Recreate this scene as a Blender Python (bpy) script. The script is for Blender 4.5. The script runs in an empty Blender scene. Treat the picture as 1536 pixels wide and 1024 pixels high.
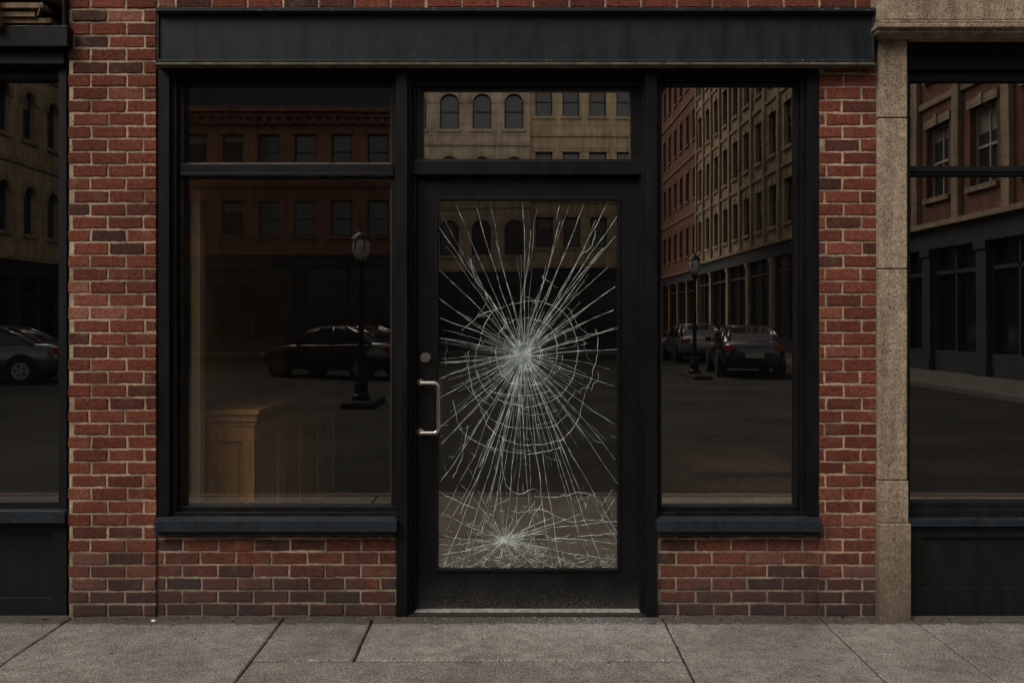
import bpy, math, random
from mathutils import Vector
random.seed(7)
R=random.random
def U(a,b): return a+(b-a)*R()
D=4.977; S=300.0; EYE=1.483
# survey of the elevation: 300 units of the drawing = 1 m on the wall plane (y=0)
def X(px,y=0): return (px-768)/S*(D+y)/D
def Z(py,y=0): return EYE-(py-480)/S*(D+y)/D

# ---------------------------------------------------------------- materials
def n(nt,t,ins=None,**a):
    nd=nt.nodes.new(t)
    for k,v in a.items(): setattr(nd,k,v)
    for k,v in (ins or {}).items():
        s=nd.inputs[k]
        if isinstance(v,bpy.types.NodeSocket): nt.links.new(v,s)
        else: s.default_value=v
    return nd
def c4(c): return (c[0],c[1],c[2],1.0)
def ramp(nt,fac,stops,interp='LINEAR'):
    nd=nt.nodes.new('ShaderNodeValToRGB'); nt.links.new(fac,nd.inputs[0])
    cr=nd.color_ramp; cr.interpolation=interp
    while len(cr.elements)<len(stops): cr.elements.new(0.5)
    for e,(p,c) in zip(cr.elements,stops):
        e.position=p; e.color=c4(c) if not isinstance(c,(int,float)) else (c,c,c,1)
    return nd.outputs[0]
def mix(nt,f,a,b,blend='MIX'):
    nd=nt.nodes.new('ShaderNodeMix'); nd.data_type='RGBA'; nd.blend_type=blend
    for i,v in ((0,f),(6,a),(7,b)):
        if isinstance(v,bpy.types.NodeSocket): nt.links.new(v,nd.inputs[i])
        elif i==0: nd.inputs[0].default_value=v
        else: nd.inputs[i].default_value=c4(v)
    return nd.outputs[2]
def math_(nt,op,a,b=0.0,c=0.0,clamp=False):
    nd=nt.nodes.new('ShaderNodeMath'); nd.operation=op; nd.use_clamp=clamp
    for i,v in enumerate((a,b,c)):
        if isinstance(v,bpy.types.NodeSocket): nt.links.new(v,nd.inputs[i])
        else: nd.inputs[i].default_value=v
    return nd.outputs[0]
def noise(nt,vec,scale,detail=4,rough=.55,dist=0.0):
    return n(nt,'ShaderNodeTexNoise',{'Vector':vec,'Scale':scale,'Detail':detail,'Roughness':rough,'Distortion':dist}).outputs[0]
def newmat(name):
    m=bpy.data.materials.new(name); m.use_nodes=True; nt=m.node_tree
    b=nt.nodes['Principled BSDF']
    co=n(nt,'ShaderNodeTexCoord').outputs['Object']
    return m,nt,b,co
def bump(nt,b,h,strength=.5,dist=.01):
    nd=n(nt,'ShaderNodeBump',{'Height':h,'Strength':strength,'Distance':dist})
    nt.links.new(nd.outputs[0],b.inputs['Normal'])
def setc(nt,b,v,rough=.8,spec=.3):
    if isinstance(v,bpy.types.NodeSocket): nt.links.new(v,b.inputs['Base Color'])
    else: b.inputs['Base Color'].default_value=c4(v)
    if isinstance(rough,bpy.types.NodeSocket): nt.links.new(rough,b.inputs['Roughness'])
    else: b.inputs['Roughness'].default_value=rough
    b.inputs['Specular IOR Level'].default_value=spec
def stretch(nt,co,s):
    return n(nt,'ShaderNodeVectorMath',{0:co,1:s},operation='MULTIPLY').outputs[0]
def sep(nt,co): return n(nt,'ShaderNodeSeparateXYZ',{0:co}).outputs

def m_brick():
    m,nt,b,co=newmat('red_brick')
    t=n(nt,'ShaderNodeAttribute',attribute_name='tone').outputs['Fac']
    c=ramp(nt,t,[(0,(.080,.036,.028)),(.14,(.140,.042,.028)),(.45,(.205,.056,.034)),(.8,(.255,.074,.045)),(1,(.30,.125,.082))])
    f=noise(nt,co,55,5,.75)
    c=mix(nt,.85,c,ramp(nt,f,[(.3,.25),(.5,.88),(.70,1.55)]),'MULTIPLY')
    sp=noise(nt,co,260,2,.7)
    c=mix(nt,ramp(nt,sp,[(.57,0),(.67,.85)]),c,(.035,.020,.017))
    ef=noise(nt,co,9,5,.7)
    c=mix(nt,ramp(nt,ef,[(.54,0),(.76,.5)]),c,(.26,.185,.14))
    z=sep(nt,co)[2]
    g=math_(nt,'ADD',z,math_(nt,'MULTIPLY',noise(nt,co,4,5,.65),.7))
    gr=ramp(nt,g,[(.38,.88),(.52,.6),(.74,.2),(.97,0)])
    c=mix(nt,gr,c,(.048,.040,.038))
    big=noise(nt,co,1.6,4,.6)
    c=mix(nt,.7,c,ramp(nt,big,[(.3,.5),(.65,1.15)]),'MULTIPLY')
    setc(nt,b,c,.86,.2)
    h=math_(nt,'ADD',math_(nt,'MULTIPLY',f,.8),math_(nt,'MULTIPLY',sp,.4))
    bump(nt,b,h,1.0,.009)
    return m
def m_mortar():
    m,nt,b,co=newmat('mortar')
    f=noise(nt,co,90,4,.7); g=noise(nt,co,5,5,.7)
    c=ramp(nt,f,[(.3,(.31,.225,.155)),(.7,(.62,.48,.34))])
    c=mix(nt,.9,c,ramp(nt,g,[(.36,.35),(.58,1.05)]),'MULTIPLY')
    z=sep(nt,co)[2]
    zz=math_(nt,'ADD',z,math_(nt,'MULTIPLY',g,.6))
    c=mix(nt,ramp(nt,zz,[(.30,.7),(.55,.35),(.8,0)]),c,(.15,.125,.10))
    setc(nt,b,c,.95,.1); bump(nt,b,f,.8,.006)
    return m
def m_paint(name,col,var=.35,rough=.42,dirt=(.09,.085,.08),dirtamt=.35,zdirt=False,spec=.22):
    m,nt,b,co=newmat(name)
    st=noise(nt,stretch(nt,co,(9,9,1.6)),1.6,4,.65)
    c=mix(nt,var,col,mix(nt,1,col,ramp(nt,st,[(.3,.3),(.7,1.9)]),'MULTIPLY'))
    ch=noise(nt,co,38,5,.75)
    c=mix(nt,ramp(nt,ch,[(.60,0),(.72,dirtamt)]),c,dirt)
    if zdirt:
        z=sep(nt,co)[2]
        zz=math_(nt,'ADD',z,math_(nt,'MULTIPLY',noise(nt,co,6,3,.6),.12))
        m1=ramp(nt,zz,[(.06,1),(.13,.45),(.24,.0)])
        sp=noise(nt,co,150,4,.8)
        mm=math_(nt,'MULTIPLY',m1,ramp(nt,sp,[(.48,.0),(.64,.9)]))
        c=mix(nt,mm,c,(.17,.165,.155))
    setc(nt,b,c,ramp(nt,st,[(.3,rough-.06),(.7,rough+.16)]),spec)
    bump(nt,b,ch,.2,.003)
    return m
def m_stone(name,a,bcol,scale=120):
    m,nt,b,co=newmat(name)
    f=noise(nt,co,scale,3,.85); g=noise(nt,co,3,5,.65); k=noise(nt,co,24,5,.75)
    c=ramp(nt,f,[(.36,bcol),(.48,a),(.64,tuple(x*1.45 for x in a))])
    c=mix(nt,.75,c,ramp(nt,k,[(.3,.5),(.7,1.25)]),'MULTIPLY')
    s=noise(nt,stretch(nt,co,(9,9,.9)),1.5,5,.6)
    c=mix(nt,.8,c,ramp(nt,s,[(.35,.5),(.62,1.08)]),'MULTIPLY')
    z=sep(nt,co)[2]
    zz=math_(nt,'ADD',z,math_(nt,'MULTIPLY',g,.5))
    c=mix(nt,ramp(nt,zz,[(.25,.8),(.5,.5),(.9,0)]),c,tuple(x*.25 for x in a))
    setc(nt,b,c,.88,.2); bump(nt,b,math_(nt,'ADD',f,k),.9,.007)
    return m
def m_concrete():
    m,nt,b,co=newmat('sidewalk_concrete')
    t=n(nt,'ShaderNodeAttribute',attribute_name='tone').outputs['Fac']
    f=noise(nt,co,105,3,.85); k=noise(nt,co,13,5,.75); g=noise(nt,co,1.7,4,.6)
    c=ramp(nt,f,[(.36,(.080,.072,.065)),(.49,(.215,.196,.175)),(.62,(.42,.39,.35))])
    c=mix(nt,.85,c,ramp(nt,k,[(.3,.55),(.7,1.3)]),'MULTIPLY')
    c=mix(nt,.8,c,ramp(nt,g,[(.35,.7),(.65,1.2)]),'MULTIPLY')
    c=mix(nt,1,c,ramp(nt,t,[(0,.82),(1,1.13)]),'MULTIPLY')
    v=n(nt,'ShaderNodeTexVoronoi',{'Vector':co,'Scale':7.0,'Randomness':1.0})
    dd=math_(nt,'ADD',v.outputs['Distance'],math_(nt,'MULTIPLY',k,.09))
    c=mix(nt,ramp(nt,dd,[(.095,.75),(.125,0)]),c,(.055,.05,.045))
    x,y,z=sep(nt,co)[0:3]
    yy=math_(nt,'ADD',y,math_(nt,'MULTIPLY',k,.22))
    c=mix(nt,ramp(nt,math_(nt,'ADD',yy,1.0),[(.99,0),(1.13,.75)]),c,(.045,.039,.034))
    # powdered glass lying in front of the door
    dv=n(nt,'ShaderNodeVectorMath',{0:stretch(nt,co,(1,1.5,1)),1:(.40,-.25,0)},operation='DISTANCE').outputs['Value']
    pm=math_(nt,'MULTIPLY',ramp(nt,dv,[(.03,.6),(.42,0)]),ramp(nt,noise(nt,co,45,5,.8),[(.42,0),(.62,.8)]))
    c=mix(nt,pm,c,(.44,.46,.46))
    setc(nt,b,c,.9,.2)
    bump(nt,b,math_(nt,'ADD',f,k),.8,.006)
    return m
def m_asphalt():
    m,nt,b,co=newmat('asphalt')
    f=noise(nt,co,60,2,.8); g=noise(nt,co,.45,5,.7)
    c=ramp(nt,f,[(.3,(.012,.012,.011)),(.7,(.034,.032,.029))])
    c=mix(nt,.85,c,ramp(nt,g,[(.35,.5),(.65,1.7)]),'MULTIPLY')
    setc(nt,b,c,.9,.12)
    return m
def m_plain(name,col,rough=.6,metal=0,var=.4,scale=8,spec=.4):
    m,nt,b,co=newmat(name)
    g=noise(nt,co,scale,4,.6)
    c=mix(nt,var,col,mix(nt,1,col,ramp(nt,g,[(.3,.5),(.7,1.5)]),'MULTIPLY'))
    setc(nt,b,c,rough,spec); b.inputs['Metallic'].default_value=metal
    return m
def m_farbrick(name,c1,c2,mort):
    m,nt,b,co=newmat(name)
    x,y,z=sep(nt,co)[0:3]
    v=n(nt,'ShaderNodeCombineXYZ',{0:math_(nt,'ADD',x,y),1:z}).outputs[0]
    br=n(nt,'ShaderNodeTexBrick',{'Vector':v,'Color1':c4(c1),'Color2':c4(c2),'Mortar':c4(mort),'Scale':1.0,'Mortar Size':.012,'Brick Width':.22,'Row Height':.075}).outputs[0]
    g=noise(nt,co,.6,5,.65)
    c=mix(nt,.8,br,ramp(nt,g,[(.3,.55),(.7,1.3)]),'MULTIPLY')
    st=noise(nt,stretch(nt,co,(3,3,.3)),1,4,.6)
    c=mix(nt,.6,c,ramp(nt,st,[(.35,.55),(.65,1.1)]),'MULTIPLY')
    setc(nt,b,c,.9,.2); return m
def m_farstone(name,col):
    m,nt,b,co=newmat(name)
    g=noise(nt,co,.8,5,.7); st=noise(nt,stretch(nt,co,(3,3,.3)),1,4,.6)
    c=mix(nt,.8,col,ramp(nt,g,[(.3,.6),(.7,1.2)]),'MULTIPLY')
    c=mix(nt,.7,c,ramp(nt,st,[(.35,.5),(.65,1.15)]),'MULTIPLY')
    x,y,z=sep(nt,co)[0:3]
    jt=math_(nt,'FRACT',math_(nt,'MULTIPLY',z,1.8))
    c=mix(nt,ramp(nt,jt,[(0,.5),(.05,.5),(.07,0)]),c,tuple(q*.3 for q in col))
    setc(nt,b,c,.9,.2); return m
def m_wood(name,a,bb):
    m,nt,b,co=newmat(name)
    g=noise(nt,stretch(nt,co,(22,22,1.8)),2.2,5,.65,1.2)
    c=ramp(nt,g,[(.3,bb),(.65,a)])
    setc(nt,b,c,.4,.4); bump(nt,b,g,.15,.003); return m
def m_glass(name,refl,trans,rough=0.0,dust=.005,wav=.09):
    m=bpy.data.materials.new(name); m.use_nodes=True; nt=m.node_tree
    nt.nodes.clear()
    out=n(nt,'ShaderNodeOutputMaterial')
    co=n(nt,'ShaderNodeTexCoord').outputs['Object']
    h=noise(nt,co,1.3,1,.5)
    bp=n(nt,'ShaderNodeBump',{'Height':h,'Strength':wav,'Distance':.004}).outputs[0]
    gl=n(nt,'ShaderNodeBsdfGlossy',{'Color':(1,.96,.90,1),'Roughness':rough,'Normal':bp}).outputs[0]
    tr=n(nt,'ShaderNodeBsdfTransparent',{'Color':c4(trans)}).outputs[0]
    df=n(nt,'ShaderNodeBsdfDiffuse',{'Color':(.4,.38,.35,1)}).outputs[0]
    fr=n(nt,'ShaderNodeLayerWeight',{'Blend':.12}).outputs['Fresnel']
    fac=math_(nt,'ADD',refl,math_(nt,'MULTIPLY',fr,.3),clamp=True)
    s=n(nt,'ShaderNodeMixShader',{0:fac,1:tr,2:gl}).outputs[0]
    dn=noise(nt,stretch(nt,co,(3,3,1)),4,5,.7)
    s=n(nt,'ShaderNodeMixShader',{0:math_(nt,'MULTIPLY',ramp(nt,dn,[(.3,.3),(.75,1.6)]),dust),1:s,2:df}).outputs[0]
    return m,nt,out,co,s
def m_glass_simple(*a,**k):
    m,nt,out,co,s=m_glass(*a,**k); nt.links.new(s,out.inputs[0]); return m

YD=.10       # door face depth
YG=.118      # door glass depth
IMP1=(X(785,YG),YG,Z(532,YG)); IMP2=(X(757,YG),YG,Z(810,YG))
def m_cracked():
    m,nt,out,co,s=m_glass('cracked_door_glass',.28,(.62,.66,.64),dust=.006,wav=.15)
    wh=n(nt,'ShaderNodeBsdfDiffuse',{'Color':(.38,.48,.44,1)}).outputs[0]
    d1=n(nt,'ShaderNodeVectorMath',{0:co,1:IMP1},operation='DISTANCE').outputs['Value']
    d2=n(nt,'ShaderNodeVectorMath',{0:stretch(nt,co,(.8,1,1)),1:(IMP2[0]*.8,IMP2[1],IMP2[2])},operation='DISTANCE').outputs['Value']
    z=sep(nt,co)[2]
    mk=math_(nt,'MAXIMUM',ramp(nt,d1,[(0,1),(.08,.42),(.36,0)]),ramp(nt,d2,[(0,1),(.08,.5),(.22,0)]))
    mk=math_(nt,'MAXIMUM',mk,ramp(nt,z,[(.22,.95),(.30,.45),(.45,0)]))
    v=n(nt,'ShaderNodeTexVoronoi',{'Vector':co,'Scale':62.0},feature='DISTANCE_TO_EDGE').outputs['Distance']
    e=ramp(nt,v,[(.0,1),(.05,.5),(.11,0)])
    sp=ramp(nt,noise(nt,co,150,4,.85),[(.56,0),(.68,1)])
    blot=ramp(nt,noise(nt,co,11,4,.7),[(.42,0),(.62,1)])
    f=math_(nt,'MULTIPLY',mk,math_(nt,'MULTIPLY',blot,math_(nt,'ADD',math_(nt,'MULTIPLY',e,.25),math_(nt,'MULTIPLY',sp,.5))),clamp=True)
    s=n(nt,'ShaderNodeMixShader',{0:f,1:s,2:wh}).outputs[0]
    nt.links.new(s,out.inputs[0]); return m

BRICK=m_brick(); MORT=m_mortar()
FRAME=m_paint('black_painted_metal',(.0055,.0056,.0062),.35,.40,(.030,.027,.023),.35,spec=.2)
DOORP=m_paint('black_door_paint',(.0055,.0052,.0053),.3,.45,(.028,.026,.023),.2,zdirt=True,spec=.18)
SIGN=m_paint('blueblack_painted_fascia',(.0115,.0155,.0195),.6,.48,(.06,.055,.047),.45)
SILL=m_paint('slate_painted_sill',(.015,.0205,.027),.5,.5,(.09,.09,.09),.6)
PANEL=m_paint('dark_bulkhead_paint',(.0060,.0075,.0080),.4,.48,(.026,.026,.024),.35)
STONE=m_stone('granite_block',(.39,.305,.225),(.13,.095,.065))
CONC=m_concrete(); ASPH=m_asphalt()
CHROME=m_plain('brushed_steel',(.70,.66,.62),.26,1.0,.2,60)
BRASS=m_plain('aged_lock_metal',(.40,.36,.31),.38,1.0,.3,90)
JOINT=m_plain('joint_dirt',(.022,.019,.016),.95,0,.5,30)
WOOD=m_wood('oak_wood',(.52,.27,.088),(.31,.145,.043))
WOOD_LIT=m_wood('oak_side_painted_light',(.86,.50,.19),(.62,.33,.11))  # brighter copy of the counter oak, light painted in for its unlit side
DKWOOD=m_wood('dark_oak_wood',(.30,.16,.06),(.18,.09,.035))
OLDW=m_wood('weathered_timber',(.25,.16,.08),(.10,.06,.03))
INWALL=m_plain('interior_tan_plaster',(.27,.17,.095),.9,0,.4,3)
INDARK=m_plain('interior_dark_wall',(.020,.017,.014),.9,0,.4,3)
INFLOOR=m_wood('interior_floor',(.26,.18,.11),(.13,.085,.05))
G_L=m_glass_simple('display_window_glass',.23,(.92,.90,.86))
G_LU=m_glass_simple('upper_window_glass',.32,(.7,.68,.64))
G_T=m_glass_simple('transom_glass',.94,(.3,.29,.27))
G_R=m_glass_simple('right_window_glass',.40,(.62,.60,.56))
G_N=m_glass_simple('neighbour_window_glass',.32,(.3,.29,.27))
G_D=m_cracked()
CRACK,_nt,_b,_co=newmat('crack_edge_glass'); setc(_nt,_b,ramp(_nt,noise(_nt,_co,28,4,.7),[(.36,(.30,.37,.35)),(.62,(.84,.91,.88))]),.35,.6)

# ---------------------------------------------------------------- mesh builder
class MB:
    def __init__(s): s.v=[];s.f=[];s.m=[];s.t=[]
    def face(s,pts,m=0,t=0):
        i=len(s.v); s.v+= [tuple(p) for p in pts]; s.f.append(tuple(range(i,i+len(pts)))); s.m.append(m); s.t.append(t)
    def box(s,x0,x1,y0,y1,z0,z1,m=0,t=0):
        if x0>x1:x0,x1=x1,x0
        if y0>y1:y0,y1=y1,y0
        if z0>z1:z0,z1=z1,z0
        i=len(s.v)
        s.v+=[(x0,y0,z0),(x1,y0,z0),(x1,y1,z0),(x0,y1,z0),(x0,y0,z1),(x1,y0,z1),(x1,y1,z1),(x0,y1,z1)]
        for q in ((0,3,2,1),(4,5,6,7),(0,1,5,4),(1,2,6,5),(2,3,7,6),(3,0,4,7)):
            s.f.append(tuple(i+k for k in q)); s.m.append(m); s.t.append(t)
    def pbox(s,px0,py0,px1,py1,yf,yb,m=0):
        s.box(X(px0,yf),X(px1,yf),yf,yb,Z(py1,yf),Z(py0,yf),m)
    def lathe(s,cx,cy,prof,seg=16,m=0):
        i=len(s.v)
        for r,z in prof:
            for k in range(seg):
                a=2*math.pi*k/seg; s.v.append((cx+r*math.cos(a),cy+r*math.sin(a),z))
        for j in range(len(prof)-1):
            for k in range(seg):
                a=i+j*seg+k; b=i+j*seg+(k+1)%seg
                s.f.append((a,b,b+seg,a+seg)); s.m.append(m); s.t.append(0)
        s.f.append(tuple(i+k for k in range(seg))[::-1]); s.m.append(m); s.t.append(0)
        s.f.append(tuple(i+(len(prof)-1)*seg+k for k in range(seg))); s.m.append(m); s.t.append(0)
    def cyl(s,c,r,h,axis='y',seg=24,m=0):
        i=len(s.v)
        for e in (-h/2,h/2):
            for k in range(seg):
                a=2*math.pi*k/seg; u=r*math.cos(a); w=r*math.sin(a)
                p={'y':(u,e,w),'x':(e,u,w),'z':(u,w,e)}[axis]
                s.v.append((c[0]+p[0],c[1]+p[1],c[2]+p[2]))
        for k in range(seg):
            s.f.append((i+k,i+(k+1)%seg,i+seg+(k+1)%seg,i+seg+k)); s.m.append(m); s.t.append(0)
        s.f.append(tuple(range(i,i+seg))); s.f.append(tuple(range(i+seg,i+2*seg))); s.m+=[m,m]; s.t+=[0,0]
    def tube(s,pts,r,seg=12,m=0):
        i=len(s.v); P=[Vector(p) for p in pts]; N=len(P)
        for j,p in enumerate(P):
            t=(P[min(j+1,N-1)]-P[max(j-1,0)]).normalized()
            a=t.orthogonal().normalized() if j==0 else (pa-t*pa.dot(t)).normalized()
            pa=a; b=t.cross(a)
            for k in range(seg):
                w=2*math.pi*k/seg; s.v.append(tuple(p+a*r*math.cos(w)+b*r*math.sin(w)))
        for j in range(N-1):
            for k in range(seg):
                a=i+j*seg+k; b=i+j*seg+(k+1)%seg
                s.f.append((a,b,b+seg,a+seg)); s.m.append(m); s.t.append(0)
        s.f.append(tuple(i+k for k in range(seg))[::-1]); s.m.append(m); s.t.append(0)
        s.f.append(tuple(i+(N-1)*seg+k for k in range(seg))); s.m.append(m); s.t.append(0)
    def pillow(s,x0,x1,a0,a1,front,back,tone,plane='xz',bev=.003,jit=.0012,nx=6,nz=2):
        # rough-edged block; 'front' is the visible level
        out=[]
        for k in range(nx): out.append((x0+(x1-x0)*k/nx,a0))
        for k in range(nz): out.append((x1,a0+(a1-a0)*k/nz))
        for k in range(nx): out.append((x1-(x1-x0)*k/nx,a1))
        for k in range(nz): out.append((x0,a1-(a1-a0)*k/nz))
        out=[(a+U(-jit,jit),b+U(-jit,jit)) for a,b in out]
        cx=(x0+x1)/2; cz=(a0+a1)/2; hx=(x1-x0)/2; hz=(a1-a0)/2
        inn=[(cx+(a-cx)*(1-bev/hx),cz+(b-cz)*(1-bev/hz)) for a,b in out]
        sg=1 if back>front else -1
        tilt=U(-1,1)*jit*.7
        def P(a,b,l): return (a,l,b) if plane=='xz' else (a,b,l)
        i=len(s.v); N=len(out)
        for (a,b) in inn: s.v.append(P(a,b,front+tilt))
        for (a,b) in out: s.v.append(P(a,b,front+sg*bev+tilt))
        for (a,b) in out: s.v.append(P(a,b,back))
        s.f.append(tuple(range(i,i+N))); s.m.append(0); s.t.append(tone)
        for r in range(2):
            for k in range(N):
                k2=(k+1)%N
                s.f.append((i+r*N+k,i+(r+1)*N+k,i+(r+1)*N+k2,i+r*N+k2)); s.m.append(0); s.t.append(tone)
    def obj(s,name,mats,parent=None,loc=(0,0,0),rot=0,bevel=0,smooth=False,tone=False):
        me=bpy.data.meshes.new(name); me.from_pydata(s.v,[],s.f)
        for mm in mats: me.materials.append(mm)
        me.polygons.foreach_set('material_index',s.m)
        if smooth: me.polygons.foreach_set('use_smooth',[True]*len(s.f))
        if tone:
            at=me.attributes.new('tone','FLOAT','FACE'); at.data.foreach_set('value',[float(t) for t in s.t])
        me.update()
        o=bpy.data.objects.new(name,me); bpy.context.collection.objects.link(o)
        o.location=loc; o.rotation_euler=(0,0,rot)
        if parent: o.parent=parent
        if bevel:
            b=o.modifiers.new('bevel','BEVEL'); b.width=bevel; b.segments=2; b.limit_method='ANGLE'
        return o
def empty(name,loc=(0,0,0),rot=0):
    e=bpy.data.objects.new(name,None); bpy.context.collection.objects.link(e); e.location=loc; e.rotation_euler=(0,0,rot); return e

# ================================================================ THE SHOP
shop=empty('brick_shop_building')
def brick_area(mb,x0,x1,z0,z1,yf,phase=0.0,mod=.179,row=.0646,mo=.0105):
    r0=int(math.floor(z0/row)); r=r0
    while r*row<z1:
        za=max(r*row+mo*.5,z0); zb=min((r+1)*row-mo*.5,z1)
        if zb-za>.015:
            off=(mod/2 if r%2 else 0)+phase+U(-.006,.006)
            k=math.floor((x0-off)/mod)
            while k*mod+off<x1:
                a=max(k*mod+off+mo*.5,x0); b=min((k+1)*mod+off-mo*.5,x1)
                if b-a>.02:
                    tn=min(1,max(0,random.gauss(.48,.25)))
                    if R()<.06: tn=U(0,.15)
                    mb.pillow(a,b,za+U(-.0015,.0015),zb+U(-.0015,.0015),yf+U(-.0015,.002),yf+.05,tn,jit=.0022,bev=.0035,nx=8,nz=3)
                k+=1
        r+=1
bk=MB()
xL0,xL1=X(102),X(234); xR0,xR1=X(1229),X(1316)
brick_area(bk,xL0,xL1,-.02,3.22,0,phase=xL0+.02)
brick_area(bk,xR0,xR1,-.02,Z(98),0,phase=xR0+.03)
brick_area(bk,xL1+.012,X(1314),Z(11),3.22,0,phase=.02)
brick_area(bk,X(233,.012),X(594,.012),-.02,Z(800),.012,phase=.05)
brick_area(bk,X(988,.012),X(1231,.012)-.012,-.02,Z(800),.012,phase=.11)
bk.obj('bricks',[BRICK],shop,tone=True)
mo=MB()
mo.box(xL0+.004,xL1-.003,.0055,.30,-.05,3.22)
mo.box(xR0+.003,xR1-.004,.0055,.30,-.05,Z(96))
mo.box(xL1-.003,X(1314),.0065,.30,Z(13),3.22)
mo.box(xL1-.003,X(595),.0175,.29,-.05,Z(799))
mo.box(X(986),xR0+.003,.0175,.29,-.05,Z(799))
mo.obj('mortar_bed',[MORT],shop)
FB=m_farbrick('upper_wall_brick',(.20,.05,.035),(.13,.035,.028),(.35,.27,.2))
up=MB()
up.box(xL0,xR1,.004,9,3.22,11,0)
up.box(xL0,xR1,-.25,.2,10.6,11.2,1); up.box(xL0,xR1,-.12,.1,10.3,10.6,1)
for i in range(3):
    xc=-1.5+i*1.4
    for zz in (4.4,7.4):
        up.box(xc-.45,xc+.45,-.01,.1,zz,zz+1.7,2); up.box(xc-.55,xc+.55,-.09,.05,zz-.12,zz,1); up.box(xc-.55,xc+.55,-.03,.05,zz+1.7,zz+1.9,1)
        up.box(xc-.47,xc+.47,-.03,.05,zz+.82,zz+.88,3)
up.obj('upper_wall',[FB,STONE,m_plain('upstairs_glass',(.02,.025,.03),.08,0,.1),FRAME],shop)

# --- fascia / sign band
fa=MB()
fa.pbox(236,17,1311,93,-.045,.10)
fa.obj('sign_band',[SIGN],shop,bevel=.003)
fb=MB()
fb.pbox(233,11,1314,17,-.085,.08); fb.pbox(235,17,1312,20,-.065,.08)
fb.pbox(235,89,1312,93,-.060,.10)
fb.pbox(235,20,238,89,-.058,.08); fb.pbox(1308,20,1312,89,-.058,.08)
fb.obj('sign_band_moulding',[m_paint('worn_moulding_paint',(.018,.020,.021),.5,.5,(.24,.20,.15),.9)],shop,bevel=.003)
fb=MB(); fb.pbox(233,93.5,1313,97,-.080,.12)
fb.obj('sign_band_drip_edge',[m_paint('bare_drip_edge',(.10,.088,.072),.7,.6,(.03,.028,.025),.9)],shop,bevel=.001)
rv=MB()
for px in range(260,1300,148): 
    rv.cyl((X(px)+U(-.01,.01),-.047,Z(24)),.006,.01,'y',10)
rv.obj('sign_band_rivets',[FRAME],shop)

# --- window and door framing
fr=MB()
b=.16
fr.pbox(237,97.5,1228,104,-.005,b-.002)
# left window
fr.pbox(237,104,254,780,.0,b)
fr.pbox(248,104,265,779,.030,b+.002)
fr.pbox(258,104,275.5,778,.060,b+.004)
fr.pbox(254,104,598,113,.004,b+.006)
fr.pbox(254,104,598,121,.032,b+.008)
fr.pbox(254,104,598,127,.062,b+.010)
fr.pbox(250,759,598,779,.058,b+.012)
fr.pbox(250,768,598,781,.028,b+.014)
fr.pbox(586.5,104,600,781,.063,b+.016)
fr.pbox(270,246,590,261,.050,b+.018)
fr.pbox(270,259,590,264,.040,b+.020)
# mullions
fr.pbox(594,104,611,927,-.006,b+.022)
fr.pbox(605,104,617,927,.030,b+.024)
fr.pbox(605,104,624,926,.070,b+.026)
fr.pbox(968,104,986,927,-.006,b+.022)
fr.pbox(963,104,974,927,.030,b+.024)
fr.pbox(959.5,104,974,926,.070,b+.026)
# door head zone
fr.pbox(611,104,970,118,.034,b+.028)
fr.pbox(615,104,966,129,.060,b+.030)
fr.pbox(615,104,966,135,.080,b+.032)
fr.pbox(620,120,634,262,.082,b+.034)
fr.pbox(946,120,962,262,.082,b+.036)
fr.pbox(618,241,964,262,.056,b+.038)
fr.pbox(618,238.5,964,244,.078,b+.040)
# right window
fr.pbox(980,104,992,780,.063,b+.016)
fr.pbox(1194.5,104,1208,778,.060,b+.004)
fr.pbox(1201,104,1217,779,.030,b+.002)
fr.pbox(1211,104,1228,780,.0,b)
fr.pbox(980,104,1216,113,.004,b+.006)
fr.pbox(980,104,1216,121,.032,b+.008)
fr.pbox(980,104,1216,127,.062,b+.010)
fr.pbox(980,759,1216,779,.058,b+.012)
fr.pbox(980,768,1216,781,.028,b+.014)
fr.obj('window_frames',[FRAME],shop,bevel=.0025)
sl=MB()
for a,c in ((231,595),(986,1233)):
    sl.pbox(a,780,c,798,-.062,.10)
    sl.pbox(a+3,797,c-3,804,-.035,.06)
    sl.pbox(a+2,776,c-2,781,-.020,.12)
sl.obj('window_sills',[SILL],shop,bevel=.004)
bd=MB()
def bead(px0,py0,px1,py1,y,w=2.0):
    bd.pbox(px0-w,py0-w,px1+w,py0,y,y+.02); bd.pbox(px0-w,py1,px1+w,py1+w,y,y+.02)
    bd.pbox(px0-w,py0,px0,py1,y,y+.02); bd.pbox(px1,py0,px1+w,py1,y,y+.02)
bead(277,128,586,244,.088); bead(277,265,586,759,.088); bead(636,137,945,239,.100); bead(993,128,1193,758,.088)
bd.obj('glazing_beads',[m_paint('bead_paint',(.10,.088,.072),.5,.4,(.2,.17,.13),.4)],shop)
# glass panes
def pane(name,px0,py0,px1,py1,y,mat,parent):
    g=MB(); a,c,d,e=X(px0,y),X(px1,y),Z(py1,y),Z(py0,y)
    g.face([(a,y,d),(c,y,d),(c,y,e),(a,y,e)]); return g.obj(name,[mat],parent)
pane('display_window_pane',268,255,592,766,.100,G_L,shop)
pane('upper_window_pane',268,118,592,255,.101,G_LU,shop)
pane('door_transom_pane',626,125,954,246,.112,G_T,shop)
pane('side_window_pane',984,118,1203,766,.100,G_R,shop)

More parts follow.
